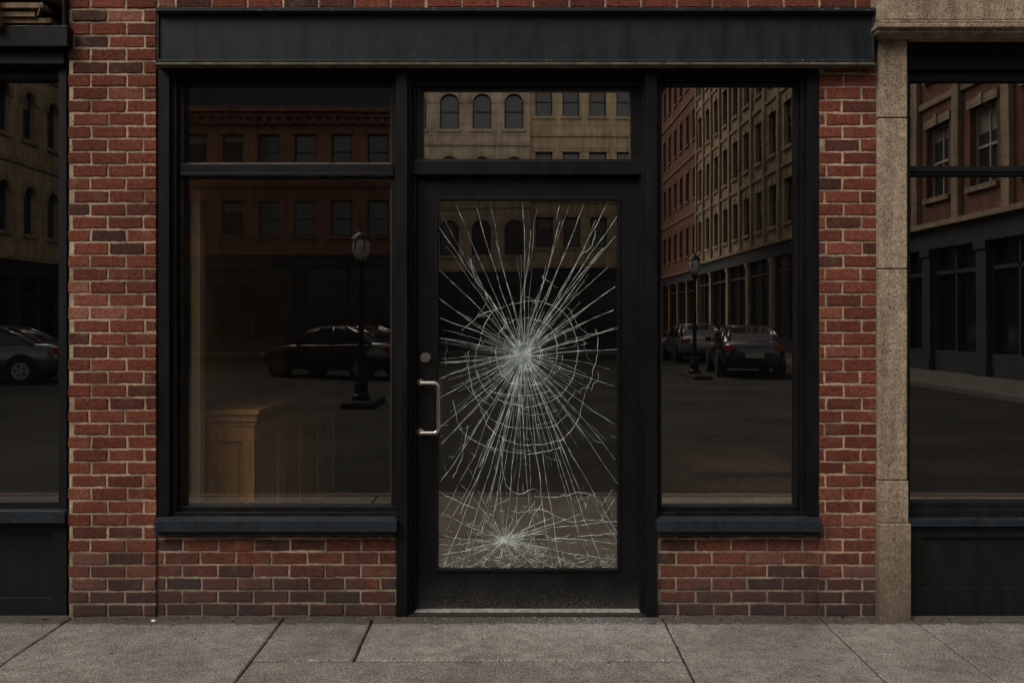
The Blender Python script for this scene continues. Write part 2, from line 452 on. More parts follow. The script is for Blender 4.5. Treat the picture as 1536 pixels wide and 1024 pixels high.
# --- door (its own parts)
dr=MB()
dr.pbox(622,264,657,915,YD,YD+.045); dr.pbox(928,264,960,915,YD,YD+.045)
dr.pbox(655,264,930,298,YD+.001,YD+.044); dr.pbox(655,855,930,915,YD+.001,YD+.044)
dr.obj('door_leaf',[DOORP],shop,bevel=.002)
ds=MB()
def ring(mb,px0,py0,px1,py1,w,y0,y1):
    mb.pbox(px0-w,py0-w,px1+w,py0,y0,y1); mb.pbox(px0-w,py1,px1+w,py1+w,y0,y1)
    mb.pbox(px0-w,py0,px0,py1,y0+.0005,y1); mb.pbox(px1,py0,px1+w,py1,y0+.0005,y1)
ring(ds,657,300,926.5,853,4.5,YD-.008,YD+.03)
ds.obj('door_glazing_stop',[FRAME],shop,bevel=.002)
pane('door_glass_pane',650,294,934,860,YG,G_D,shop)
th=MB(); th.pbox(622,916.3,960,919,YD-.045,YD+.06); th.obj('threshold_strip',[m_plain('worn_aluminium',(.33,.32,.29),.7,.2,.8,38)],shop,bevel=.001)
th=MB(); th.box(X(612),X(968),-.002,.3,-.03,.006); th.obj('threshold_step',[JOINT],shop)
hd=MB()
hy=YD; x0=X(632,hy); x1=X(657,hy-.06); zt=Z(574,hy-.05); zb=Z(649,hy-.05)
def arc(c,r,a0,a1,k=6): return [(c[0]+r*math.cos(math.radians(a0+(a1-a0)*i/k)),c[1]+r*math.sin(math.radians(a0+(a1-a0)*i/k))) for i in range(k+1)]
path=[(x0,zt)]+arc((x1-.022,zt-.022),.022,90,0)+arc((x1-.022,zb+.022),.022,0,-90)+[(x0,zb)]
pp=[(p[0],hy-.055,p[1]) for p in path]
pp=[(x0-.004,hy,zt),(x0-.004,hy-.045,zt)]+pp[0:]+[(x0-.004,hy-.045,zb),(x0-.004,hy,zb)]
hd.tube(pp,.0098,14)
hd.cyl((x0-.004,hy-.003,zt),.017,.008,'y',20); hd.cyl((x0-.004,hy-.003,zb),.017,.008,'y',20)
hd.obj('door_pull_handle',[CHROME],shop,smooth=False,bevel=.0005)
lk=MB(); lx,lz=X(638.5,YD),Z(536,YD)
lk.cyl((lx,YD-.006,lz),.024,.014,'y',28); lk.cyl((lx,YD-.014,lz),.017,.010,'y',28); 
lk.obj('door_lock',[BRASS],shop,bevel=.002)
lk=MB(); lk.box(lx-.0015,lx+.0015,YD-.0195,YD-.018,lz-.007,lz+.007); lk.obj('keyhole',[JOINT],shop)
hg=MB()
for py in (285,): hg.pbox(619,py-14,623,py+14,YD-.012,YD+.01)
hg.obj('door_hinge',[FRAME],shop,bevel=.001)

# --- cracks
ck=MB()
GX0,GX1,GY0,GY1=656.5,927,299,854.5
def inside(p): return GX0<=p[0]<=GX1 and GY0<=p[1]<=GY1
yc=YG-.0012
def ribbon(pts,w0,w1):
    P=[]
    for p in pts:
        if not inside(p): break
        P.append(p)
    if len(P)<2: return
    i0=len(ck.v); N=len(P)
    for j,p in enumerate(P):
        a=P[max(j-1,0)]; c=P[min(j+1,N-1)]
        dx,dy=c[0]-a[0],c[1]-a[1]; l=math.hypot(dx,dy) or 1
        w=(w0+(w1-w0)*j/(N-1))*U(.4,1.35)*.5*S   # in drawing units
        nx,ny=-dy/l*w,dx/l*w
        ck.v.append((X(p[0]+nx,YG),yc+.0008,Z(p[1]+ny,YG)))
        ck.v.append((X(p[0],YG),yc-.0009,Z(p[1],YG)))
        ck.v.append((X(p[0]-nx,YG),yc+.0008,Z(p[1]-ny,YG)))
    for j in range(N-1):
        for k in (0,1):
            a=i0+j*3+k; ck.f.append((a,a+1,a+4,a+3)); ck.m.append(0); ck.t.append(0)
def wig(a,c,amp=2.2,step=7):
    L=math.hypot(c[0]-a[0],c[1]-a[1]); N=max(2,int(L/step)); o=0; vel=0
    ux,uy=(c[0]-a[0])/L,(c[1]-a[1])/L; bow=U(-.018,.018)*L
    pts=[]
    for i in range(N+1):
        t=i/N; vel=vel*.6+U(-1,1)*amp*.35; o=o*.93+vel
        env=min(1,t*4)
        q=o*env+bow*math.sin(math.pi*t)
        pts.append((a[0]+(c[0]-a[0])*t-uy*q,a[1]+(c[1]-a[1])*t+ux*q))
    return pts
def spline(pts,step=6,amp=.8):
    out=[]
    Pn=[pts[0]]+pts+[pts[-1]]
    for i in range(1,len(Pn)-2):
        p0,p1,p2,p3=Pn[i-1:i+3]; k=max(2,int(math.hypot(p2[0]-p1[0],p2[1]-p1[1])/step))
        for j in range(k):
            t=j/k
            f=lambda a,b_,c,d:.5*((2*b_)+(-a+c)*t+(2*a-5*b_+4*c-d)*t*t+(-a+3*b_-3*c+d)*t**3)
            out.append((f(p0[0],p1[0],p2[0],p3[0])+U(-amp,amp),f(p0[1],p1[1],p2[1],p3[1])+U(-amp,amp)))
    out.append(pts[-1]); return out
C1=(785,532)
ends=[(680,296),(709,296),(783,296),(837,332),(880,296),(914,296),(930,316),(932,343),(934,420),(934,459),(934,489),(934,523),
 (934,583),(934,643),(934,698),(934,730),(652,333),(652,401),(652,444),(652,475),(652,508),(652,541),(652,572),(652,602),(652,643),(652,677),
 (652,733),(690,770),(664,860),(690,860),(722,800),(757,800),(742,768),(790,770),(818,790),(846,860),(868,800),(905,860),(880,760),(934,816),(700,385),(905,372),(795,345),(745,360),(850,380)]
for e in ends:
    ribbon(wig((C1[0]+U(-3,3),C1[1]+U(-3,3)),e,1.3),.0021,.0021)
for e in [(700,845),(735,790),(772,835),(803,860),(830,850),(884,860),(672,800),(655,792),(716,700),(866,690),(896,660),(822,700),(770,705),(690,560),(880,560),(690,470),(880,460),(668,370),(655,318),(735,296),(812,296),(850,310),(895,330),(912,400)]:
    ribbon(wig((C1[0]+U(-9,9),C1[1]+U(-6,10)),e,2.0),.0018,.0012)
for i in range(170):
    a=U(0,2*math.pi); r=random.choice([U(20,45),U(35,80),U(70,150)])
    if math.sin(a)>.3: r*=1.25
    s0=U(0,12); 
    ribbon(wig((C1[0]+s0*math.cos(a),C1[1]+s0*math.sin(a)),(C1[0]+r*math.cos(a),C1[1]+r*1.08*math.sin(a)),1.3,5),.0016,.0007)
arcs=[[(657,496),(685,497),(706,484),(722,470),(748,462)],
 [(722,500),(738,468),(775,455),(815,453),(846,470),(861,500),(866,530),(860,566),(842,592),(812,606),(782,610),(745,600),(722,572),(712,540),(722,500)],
 [(893,492),(897,520),(888,560),(878,595),(864,640),(840,660),(800,667),(760,660),(735,640),(722,612)],
 [(703,525),(704,560),(716,600),(742,630),(780,642),(825,640),(850,618)],
 [(748,500),(765,482),(800,478),(826,492),(835,520),(828,556),(805,575),(770,575),(748,555),(742,525),(748,500)],
 [(760,515),(775,503),(800,505),(812,525),(806,548),(785,556),(765,548),(757,530)],
 [(748,660),(752,690),(757,722),(775,742),(800,735),(815,752)],
 [(800,745),(838,746),(868,736),(893,742)],
 [(680,600),(690,640),(712,660),(740,672),(790,682),(840,672)],
 [(657,735),(685,750),(708,760),(740,770)],
 [(860,480),(880,500),(905,498),(926,490)],
 [(835,330),(842,300)],[(873,378),(886,372),(893,345)],[(800,458),(812,430),(818,400)],
 [(816,752),(800,775),(792,800)],[(893,742),(900,770),(918,800),(926,812)],[(700,640),(690,690),(676,720)],[(780,770),(815,765),(850,780),(890,778),(926,790)],
 [(665,800),(700,808),(757,810)],[(760,812),(800,800),(850,806),(926,800)],[(704,386),(712,420),(735,448),(748,470)],[(733,586),(760,592),(800,590),(830,584)]]
for a in arcs:
    sp_=spline(a,5,1.1); k=0
    while k<len(sp_)-2:
        l=random.randint(6,16); o1,o2=U(-2,2),U(-2,2)
        ribbon([(x_+o1,y_+o2) for x_,y_ in sp_[k:k+l+1]],.0023,.0020)
        k+=l
C2=(757,810)
e2=[(668,852),(657,812),(664,775),(690,728),(716,735),(748,715),(776,748),(803,752),(830,775),(873,770),(926,783),(926,812),(926,838),(880,852),(842,852),(806,852),(780,853),(750,853),(722,853),(695,853),(657,838)]
for e in e2: ribbon(wig(C2,e,2.4),.0019,.0014)
for i in range(100):
    a=U(0,2*math.pi); r=random.choice([U(10,25),U(15,40),U(30,62)])
    ribbon(wig((C2[0]+U(-3,3),C2[1]+U(-3,3)),(C2[0]+r*1.2*math.cos(a),C2[1]+r*.8*math.sin(a)),1.4,4),.0015,.0007)
for (cx,cy),rs in ((C1,(20,32,46,60,80,104)),(C2,(14,24,38,52))):
    for r in rs:
        a=U(0,6.28); tot=0
        while tot<6.28:
            da=U(.1,.45); 
            if R()<.42:
                rr=r*U(.85,1.15); s2=U(-.12,.12)
                pts=[(cx+(rr*(1+s2*t/5+U(-.03,.03)))*math.cos(a+da*t/5),cy+(rr*(1+s2*t/5+U(-.03,.03)))*math.sin(a+da*t/5)) for t in range(6)]
                ribbon(pts,.0018,.0010)
            a+=da; tot+=da
for i in range(240):   # small shatter flakes along the bottom edge
    p=(U(660,924),854-abs(random.gauss(0,22))); a=U(0,3.14); l=U(3,15)
    ribbon(wig(p,(p[0]+l*math.cos(a),p[1]+l*math.sin(a)*.7),1.4,3),.0016,.0007)
for i in range(50):
    p=(U(660,924),U(620,850)); a=U(0,6.28); l=U(8,34)
    ribbon(wig(p,(p[0]+l*math.cos(a),p[1]+l*math.sin(a)),1.8,4),.0013,.0006)
# crushed glass at the impact points
for c,k,rr in ((C1,280,16),(C2,180,13)):
    for i in range(k):
        r=abs(random.gauss(0,rr)); a=U(0,6.28); px,py=c[0]+r*math.cos(a),c[1]+r*math.sin(a); q=U(.3,.9)
        if not inside((px,py)): continue
        pts=[(X(px+q*math.cos(a+k2*2.1)*U(.6,1.4),YG),yc-U(0,.003),Z(py+q*math.sin(a+k2*2.1)*U(.6,1.4),YG)) for k2 in range(3)]
        ck.face(pts)
ck.obj('glass_cracks',[CRACK],shop)

# --- interior of the shop
it=MB()
it.box(-1.70,-1.664,.17,7,0.03,3.0,0)              # left return wall (tan plaster)
it.obj('interior_side_wall',[INWALL],shop)
it=MB(); it.box(-1.69,X(300,.19),.19,.27,.30,Z(262,.19),0); it.obj('display_side_post',[m_wood('pale_timber',(.60,.44,.27),(.44,.31,.19))],shop,bevel=.003)
it=MB()
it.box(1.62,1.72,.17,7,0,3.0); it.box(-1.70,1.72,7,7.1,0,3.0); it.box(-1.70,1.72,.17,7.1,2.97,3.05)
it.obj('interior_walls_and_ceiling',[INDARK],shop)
it=MB(); it.box(-1.70,1.72,.17,7.0,-.02,.05); it.obj('interior_floor',[INFLOOR],shop)
cn=MB()
def cabinet(mb,x0,x1,y0,y1,z0,z1):
    mb.box(x0,x1,y0,y1,z0,z1-.05)
    mb.box(x0,x1+.035,y0-.035,y1,z1-.05,z1-.012); mb.box(x0,x1+.022,y0-.022,y1,z1-.075,z1-.05); mb.box(x0,x1+.05,y0-.05,y1,z1-.012,z1+.012)
    # face rails and stiles
    t=.016
    mb.box(x0,x1+t,y0-t,y0,z0,z0+.12); mb.box(x0,x1+t,y0-t,y0,z1-.16,z1-.075)
    mb.box(x1-.045,x1+t,y0-t,y0+.05,z0+.12,z1-.16); mb.box(x0,x0+.06,y0-t,y0,z0+.12,z1-.16)
    mb.box(x0+.085,x1-.07,y0-.009,y0,z0+.15,z1-.19)
    # side panelling, oak colour brightened to stand in for missing light
    L=y1-y0; k=max(1,int(L/.6))
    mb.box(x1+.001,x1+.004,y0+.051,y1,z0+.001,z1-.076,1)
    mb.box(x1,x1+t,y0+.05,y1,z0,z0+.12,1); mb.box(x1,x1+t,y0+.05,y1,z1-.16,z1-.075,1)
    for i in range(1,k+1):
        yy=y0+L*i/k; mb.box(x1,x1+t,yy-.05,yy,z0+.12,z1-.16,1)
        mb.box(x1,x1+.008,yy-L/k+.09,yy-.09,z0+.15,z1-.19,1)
cabinet(cn,-1.662,-1.417,.45,2.9,.05,.985)
cn.obj('wooden_counter',[WOOD,WOOD_LIT],None,bevel=.003)
c2=MB(); c2.box(1.05,1.60,.7,2.2,.05,.62); c2.box(1.02,1.615,.66,2.22,.62,.66); c2.box(1.09,1.56,.688,.70,.16,.54)
c2.obj('wooden_bench',[DKWOOD],None,bevel=.003)

# ================================================================ RIGHT NEIGHBOUR (stone)
rn=empty('stone_shop_building')
st=MB()
def sblock(px0,py0,px1,py1,yf,yb=.3): st.pbox(px0,py0,px1,py1,yf,yb)
for a,c_ in ((57,176),(177.6,402.4),(404,719.5)): sblock(1317.5,a,1361,c_,-.03)
sblock(1318,721,1363,784,-.036); sblock(1319.5,785.5,1367,940,-.055)
sblock(1316,-60,2300,30,-.09); sblock(1317,30,2300,34,-.115); sblock(1317,34,2300,41,-.14); sblock(1317,42,2300,49,-.115); sblock(1317.5,49,2300,55.5,-.07)
sblock(2150,57,2300,940,-.03)
st.obj('stone_pilaster_and_cornice',[STONE],rn,bevel=.005)
sj=MB(); sj.box(X(1320),X(1359),-.018,.28,0,3.0); sj.obj('pilaster_joints',[JOINT],rn)
w=MB()
w.pbox(1361,56,2160,76,.02,.3); w.pbox(1361,76,2160,104,.05,.3); w.pbox(1361,104,2160,122,.085,.3)
w.pbox(1359,122,1365.5,905,.045,.3)
w.pbox(1363,249,2160,263,.075,.28); w.pbox(1363,252,2160,258,.066,.28)
w.pbox(1361,753,2160,764,.07,.29); w.pbox(1361,764,2160,778,.04,.27)
w.pbox(1363,790,2160,925,.035,.25); w.pbox(1363,790,1384,925,.02,.24); w.pbox(1363,790,2160,806,.018,.23); w.pbox(1363,880,2160,925,.016,.22)
w.pbox(1780,122,1796,753,.05,.27)
w.obj('shopfront_frame',[PANEL],rn,bevel=.003)
w=MB(); w.pbox(1361,778,2160,790,-.01,.2); w.obj('window_sill',[SILL],rn,bevel=.004)
pane('shop_window_pane',1360,115,2160,757,.115,G_N,rn)
w=MB(); w.box(X(1318),X(2300),.3,9,3.05,12,0); w.box(X(1318),X(2300),-.1,.3,3.24,12,0); w.box(X(1318),X(2300),-.4,.3,11.6,12.2,0)
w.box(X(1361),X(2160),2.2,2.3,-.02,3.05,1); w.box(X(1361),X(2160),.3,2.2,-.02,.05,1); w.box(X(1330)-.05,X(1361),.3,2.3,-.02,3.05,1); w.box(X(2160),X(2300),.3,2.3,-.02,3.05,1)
w.obj('upper_wall_and_interior',[m_farstone('upper_stone',(.36,.30,.22)),INDARK],rn)

# ================================================================ LEFT NEIGHBOUR
ln=empty('dark_shopfront_building')
w=MB()
w.pbox(87.5,70,100,930,.03,.3); w.pbox(-700,70,96,96,-.01,.28); w.pbox(-700,96,90,118,.06,.27)
w.pbox(-700,752,92,766,.05,.27); 
w.pbox(-700,785,88,930,.055,.25); w.pbox(-700,785,88,800,.04,.24); w.pbox(-700,896,88,930,.038,.23); w.pbox(78,785,96,930,.036,.26)
w.pbox(-330,118,-312,752,.06,.27)
w.obj('shopfront_frame',[PANEL],ln,bevel=.003)
w=MB(); w.pbox(-700,766,97,785,-.02,.2); w.obj('window_sill',[SILL],ln,bevel=.004)
pane('shop_window_pane',-700,110,92,757,.115,G_N,ln)
w=MB()
w.pbox(-700,38,101,70,-.06,.3); w.pbox(-700,-40,101,38,.06,.3)
w.pbox(92,-40,100,60,-.02,.2)
w.obj('dark_fascia',[FRAME],ln,bevel=.004)
w=MB()
for i,(py,ln_) in enumerate(((-14,70),(4,64),(17,52),(27,76))): w.pbox(-700,py,ln_,py+8,-.10+.02*i,.06)
w.pbox(-20,-30,-8,38,-.12,0)
w.obj('timber_slats',[OLDW],ln,bevel=.002)
w=MB(); w.tube([(X(70),-.09,Z(33)),(X(80),-.02,Z(-40))],.008); w.tube([(X(100),-.02,Z(60)),(X(98),-.02,Z(-40))],.012)
w.obj('iron_bracket',[FRAME],ln)
w=MB(); w.box(X(-900),X(101),.01,9,3.2,12,0); w.box(X(-900),X(-700),0,.3,-.05,3.2,0); w.box(X(-900),X(101),-.3,.2,11.7,12.3,0)
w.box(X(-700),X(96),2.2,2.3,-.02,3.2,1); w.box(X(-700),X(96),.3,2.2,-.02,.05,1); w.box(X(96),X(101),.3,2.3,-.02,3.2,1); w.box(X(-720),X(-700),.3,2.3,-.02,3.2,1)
w.obj('upper_wall_and_interior',[FB,INDARK],ln)

# ================================================================ PAVEMENT, ROAD
sw=MB()
def slab(x0,x1,y0,y1,tone=None,g=.005,zt=0.0):
    sw.pillow(x0+g,x1-g,y0+g*2.2,y1-g*2.2,zt,-.10,U(.2,.9) if tone is None else tone,'xy',bev=.006,jit=.0018,nx=18,nz=14)
YB=.045
xs=[-9.8,-8.6,-7.4,-6.2,-4.9,-3.6,-2.2,-1.137]
for a,c_ in zip(xs[:-1],xs[1:]):
    slab(a,c_,-1.6,YB); slab(a,c_,-3.2,-1.6)
slab(-1.137,-.69,-.64,YB,.45); slab(-.69,.752,-.64,.10,.85); slab(-1.137,.752,-1.6,-.64,.4); slab(-1.137,.752,-3.2,-1.6)
slab(.752,1.537,-1.6,YB,.4); slab(1.537,1.99,-1.6,YB,.6); slab(.752,1.99,-3.2,-1.6)
xs=[1.99,3.2,4.4,5.6,6.8,8.0]
for a,c_ in zip(xs[:-1],xs[1:]):
    slab(a,c_,-.06,YB,.8); slab(a,c_,-1.6,-.06); slab(a,c_,-3.2,-1.6)
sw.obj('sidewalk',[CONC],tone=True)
jb=MB(); jb.box(-9.8,8,-3.19,.25,-.09,-.012); jb.obj('sidewalk_joint_bed',[JOINT])
kb=MB()
x=-9.8
while x<8:
    kb.box(x+.004,min(x+1.5,8)-.004,-3.36,-3.203,-.2,.004); x+=1.5
kb.obj('kerb',[STONE],bevel=.012)
gm=MB(); gm.face([(-500,-500,-.15),(500,-500,-.15),(500,500,-.15),(-500,500,-.15)]); gm.obj('ground',[JOINT])
rd=MB(); rd.face([(-60,-110,-.12),(60,-110,-.12),(60,-3.2,-.12),(-60,-3.2,-.12)]); rd.obj('road',[ASPH])
pv=MB()
pv.box(9.8,14,-88,-8,-.2,0); pv.box(-30,6.3,-47,-38.3,-.2,.001); pv.box(-22,-16.4,-38.29,-8,-.2,.002)
pv.obj('pavement_opposite',[m_plain('opposite_paving',(.10,.09,.078),.9,0,.6,3)],bevel=.02)
isl=MB(); isl.box(4.9,5.4,-24.2,-21.5,-.2,.0); isl.box(-3.1,-2.5,-14.5,-12.7,-.2,.0); isl.obj('traffic_island',[ASPH],bevel=.05)

# litter and glass crumbs
gc=MB()
for i in range(260):
    x=random.gauss(.25,.35); y=-abs(random.gauss(0,.16))+.04
    if not(-.6<x<.9): continue
    q=U(.001,.0035); a=U(0,6.28)
    p=[(x+q*math.cos(a+k*2.09),y+q*math.sin(a+k*2.09),.0025) for k in range(3)]; ap=(x,y,.0025+q)
    gc.face(p); 
    for k in range(3): gc.face([p[k],p[(k+1)%3],ap])
gc.obj('broken_glass_crumbs',[CRACK])
lt=MB()
for i in range(620):
    x=U(-2.4,2.4); y=YB-.06-abs(random.gauss(0,.055)); 
    if -.5<x<.65 and R()<.6: continue
    q=U(.002,.012); a=U(0,6.28)
    lt.face([(x+q*math.cos(a),y+q*math.sin(a),.003),(x+q*.4*math.cos(a+1.6),y+q*.4*math.sin(a+1.6),.004+q*.5),(x-q*math.cos(a),y-q*math.sin(a),.004),(x+q*.4*math.cos(a-1.6),y+q*.4*math.sin(a-1.6),.003)],0 if R()<.7 else 1)
for i in range(160):
    x=U(-2.6,2.6); y=-U(.1,.95); q=U(.001,.005); a=U(0,6.28)
    lt.face([(x+q*math.cos(a),y+q*math.sin(a),.003),(x+q*.5*math.cos(a+1.6),y+q*.5*math.sin(a+1.6),.004+q*.4),(x-q*math.cos(a),y-q*math.sin(a),.003)],0 if R()<.5 else 1)
lt.obj('leaf_litter',[m_plain('dry_leaf',(.16,.09,.045),.9,0,.6,20),m_plain('moss',(.05,.055,.03),.9,0,.6,20)])
cb=MB(); cb.tube([(X(232)*.99,-.085,.008),(X(238)*.99,-.095,.008)],.006,10); cb.obj('cigarette_butt',[m_plain('paper_white',(.75,.72,.66),.8,0,.1)])

# ================================================================ BUILDINGS ACROSS THE STREET
WG=m_plain('dark_window_glass',(.035,.042,.048),.12,0,.5,1.2,.6)
SFG=m_plain('dark_shop_glass',(.012,.012,.013),.15,0,.5,1,.5)
WF=m_plain('window_sash_cream',(.40,.37,.31),.7); WD=m_plain('window_sash_dark',(.05,.06,.06),.6)
SFD=m_plain('shopfront_blue_black',(.030,.038,.045),.6,0,.4,2)
m_blind=m_plain('window_blind',(.24,.21,.17),.9)
def facade(name,L,H,gh,floors,bays,ww,wh,wall,trim,frame,loc,rot,arched=(),depth=10,pil=False,mansard=0,gb=4.0,cor=.7,gmat=1):
    mb=MB(); fh=(H-gh)/floors; bw=L/bays
    mb.box(0,L,.35,depth,-.2,H,0)
    gk=max(1,int(round(L/gb))); gw=L/gk
    for i in range(gk+1):
        c=min(max(i*gw,.28),L-.28); mb.box(c-.28,c+.28,-.06,.34,-.2,gh-.75,gmat); mb.box(c-.34,c+.34,-.11,.33,-.2,.35,gmat); mb.box(c-.34,c+.34,-.11,.33,gh-.95,gh-.76,gmat)
    mb.box(0.001,L-.001,.22,.345,-.2,gh-.76,5)
    for i in range(gk):
        a=i*gw+.3; c=(i+1)*gw-.3
        mb.box(a,c,.05,.22,-.2,.6,6); mb.box(a,c,.08,.22,gh-1.5,gh-1.4,6)
        m_=(a+c)/2; mb.box(m_-.05,m_+.05,.08,.22,.6,gh-.76,6); mb.box(a+.01,a+.10,.08,.22,.6,gh-.76,6); mb.box(c-.10,c-.01,.08,.22,.6,gh-.76,6)
    mb.box(0,L,-.10,.34,gh-.75,gh-.15,6); mb.box(-.02,L+.02,-.28,.34,gh-.15,gh,1)
    for f in range(floors):
        z0=gh+f*fh; z1=z0+fh; w0=z0+(fh-wh)*.52; w1=w0+wh
        mb.box(0,L,0,.34,z0,w0,0); mb.box(0,L,0,.34,w1,z1,0)
        for i in range(bays+1):
            a=0 if i==0 else (i-.5)*bw+ww/2; c=L if i==bays else (i+.5)*bw-ww/2
            mb.box(a,c,.001,.339,w0,w1,0)
        for i in range(bays):
            xc=(i+.5)*bw; a=xc-ww/2; c=xc+ww/2
            mb.box(a,c,.24,.343,w0,w1,2)
            for q in ((a,a+.07,w0,w1),(c-.07,c,w0,w1),(a+.07,c-.07,w0,w0+.08),(a+.07,c-.07,w1-.07,w1),(a+.07,c-.07,(w0+w1)/2-.035,(w0+w1)/2+.035)):
                mb.box(q[0],q[1],.18,.238,q[2],q[3],3)
            if ww>1.2: mb.box(xc-.03,xc+.03,.19,.237,w0+.08,w1-.07,3)
            if R()<.3: mb.box(a+.08,c-.08,.225,.236,w1-wh*U(.2,.5),w1-.07,4)
            mb.box(a-.12,c+.12,-.10,.2,w0-.14,w0,1)
            if f in arched:
                r=ww/2; zc=w1-r
                for sgn in (-1,1):
                    pts=[(xc+sgn*r,.10,w1)]+[(xc+sgn*r*math.cos(math.radians(t)),.10,zc+r*math.sin(math.radians(t))) for t in range(0,91,15)]
                    mb.face(pts,0)
                for t in range(0,180,18):
                    p=[]
                    for rr in (r,r+.24):
                        for tt in (t+.6,t+17.4): p.append((xc+rr*math.cos(math.radians(tt)),zc+rr*math.sin(math.radians(tt))))
                    q=[p[0],p[1],p[3],p[2]]
                    mb.face([(u,-.05,v) for u,v in q],1)
                    for k in range(4): mb.face([(q[k][0],-.05,q[k][1]),(q[(k+1)%4][0],-.05,q[(k+1)%4][1]),(q[(k+1)%4][0],.1,q[(k+1)%4][1]),(q[k][0],.1,q[k][1])],1)
            else:
                mb.box(a-.12,c+.12,-.05,.2,w1,w1+.24,1); mb.box(xc-.1,xc+.1,-.09,.2,w1-.01,w1+.30,1)
        if f: mb.box(0,L,-.08,.3,z0-.10,z0+.08,1)
    if pil:
        for i in range(bays+1):
            c=min(max(i*bw,.2),L-.2); mb.box(c-.2,c+.2,-.13,.3,gh,H-.4,1)
    mb.box(-.05,L+.05,-.25,.5,H-.3,H,1); mb.box(-.1,L+.1,-cor*.7,.5,H,H+.22,1); mb.box(-.15,L+.15,-cor,.6,H+.22,H+.45,1)
    k=int(L/.45)
    for i in range(k): mb.box(i*L/k+.05,i*L/k+.23,-cor*.6,-.2,H-.25,H-.003,1)
    if mansard:
        z0=H+.45; z1=z0+mansard
        mb.face([(0,-.1,z0),(L,-.1,z0),(L,1.3,z1),(0,1.3,z1)],6); mb.box(0,L,1.3,depth,H,z1,6)
    return mb.obj(name,[wall,trim,WG,frame,m_blind,SFG,SFD],None,loc,rot)
RB=m_farbrick('old_red_brick',(.22,.065,.045),(.15,.047,.035),(.22,.155,.11))
RB2=m_farbrick('dark_red_brick',(.38,.125,.085),(.28,.092,.066),(.34,.25,.17))
TB=m_farstone('limestone_tan',(.40,.305,.205)); TG=m_farstone('limestone_grey',(.64,.52,.38)); TY=m_farstone('sandstone_yellow',(.68,.53,.34)); TR=m_farstone('trim_stone',(.56,.45,.32)); TRB=m_farstone('trim_brownstone',(.30,.16,.10)); TD=m_farstone('trim_tan_dark',(.38,.295,.20))
TA=m_farstone('arcade_sandstone',(.52,.40,.25))
pi=math.pi
facade('red_brick_building',13.8,11.0,4.7,2,8,1.0,1.65,RB2,TRB,WD,(-5.5,-42,0),pi,mansard=4.5,gmat=6)
facade('limestone_building',6.4,16.4,4.0,4,4,.95,1.75,TG,TR,WD,(.9,-44,0),pi,arched=(0,1,2,3),mansard=2,gmat=6)
facade('sandstone_building',5.4,17.2,4.2,4,4,.85,1.5,TY,TR,WD,(6.32,-44.4,0),pi,mansard=2,gmat=6)
facade('tan_office_building',34,19,5.2,4,13,1.25,2.0,TB,TD,WD,(12.5,-28.2,0),-pi/2,pil=True,gb=5.2)
facade('brick_corner_building',14,15,4.3,3,5,1.5,2.1,RB,TD,WF,(12.4,-14,0),-pi/2,pil=True,gmat=6)
facade('brick_warehouse_building',24,21,5,4,9,1.2,2.0,RB,TRB,WD,(12.6,-62.4,0),-pi/2)
facade('tan_arcade_building',28,15,3.9,3,14,.95,1.9,TA,TD,WD,(-19,-41,0),pi/2,arched=(0,1,2),mansard=2,gmat=6)
facade('brick_tower_building',24,27,5,6,10,1.2,2.0,RB2,TD,WD,(18,-90,0),pi)
facade('tall_stone_building',16,21,5,5,8,1.2,2.0,TG,TR,WD,(-19.3,-40.9,0),pi)

# ================================================================ STREET LAMPS
def lamp(loc,H):
    e=empty('street_lamp',loc)
    mb=MB()
    mb.lathe(0,0,[(.17,0),(.17,.08),(.13,.12),(.13,.30),(.10,.36),(.11,.40),(.07,.50),(.055,.9),(.045,H-.75),(.07,H-.72),(.05,H-.68),(.10,H-.58),(.06,H-.56)],16)
    mb.obj('post',[FRAME],e,smooth=False)
    g=MB(); g.lathe(0,0,[(.08,H-.56),(.15,H-.42),(.175,H-.28),(.15,H-.17),(.12,H-.14)],16); g.obj('lantern_globe',[m_plain('frosted_globe',(.55,.52,.45),.3,0,.3)],e,smooth=True)
    c=MB(); c.lathe(0,0,[(.19,H-.15),(.13,H-.08),(.05,H-.03),(.02,H),(.005,H+.08)],16)
    for k in range(6):
        a=k*pi/3; c.tube([(.08*math.cos(a),.08*math.sin(a),H-.56),(.175*math.cos(a),.175*math.sin(a),H-.29),(.15*math.cos(a),.15*math.sin(a),H-.15)],.012,6)
    c.obj('lantern_cap',[FRAME],e); return e
lamp((5.1,-22.6,0),3.3); lamp((-2.82,-13.4,0),3.15)

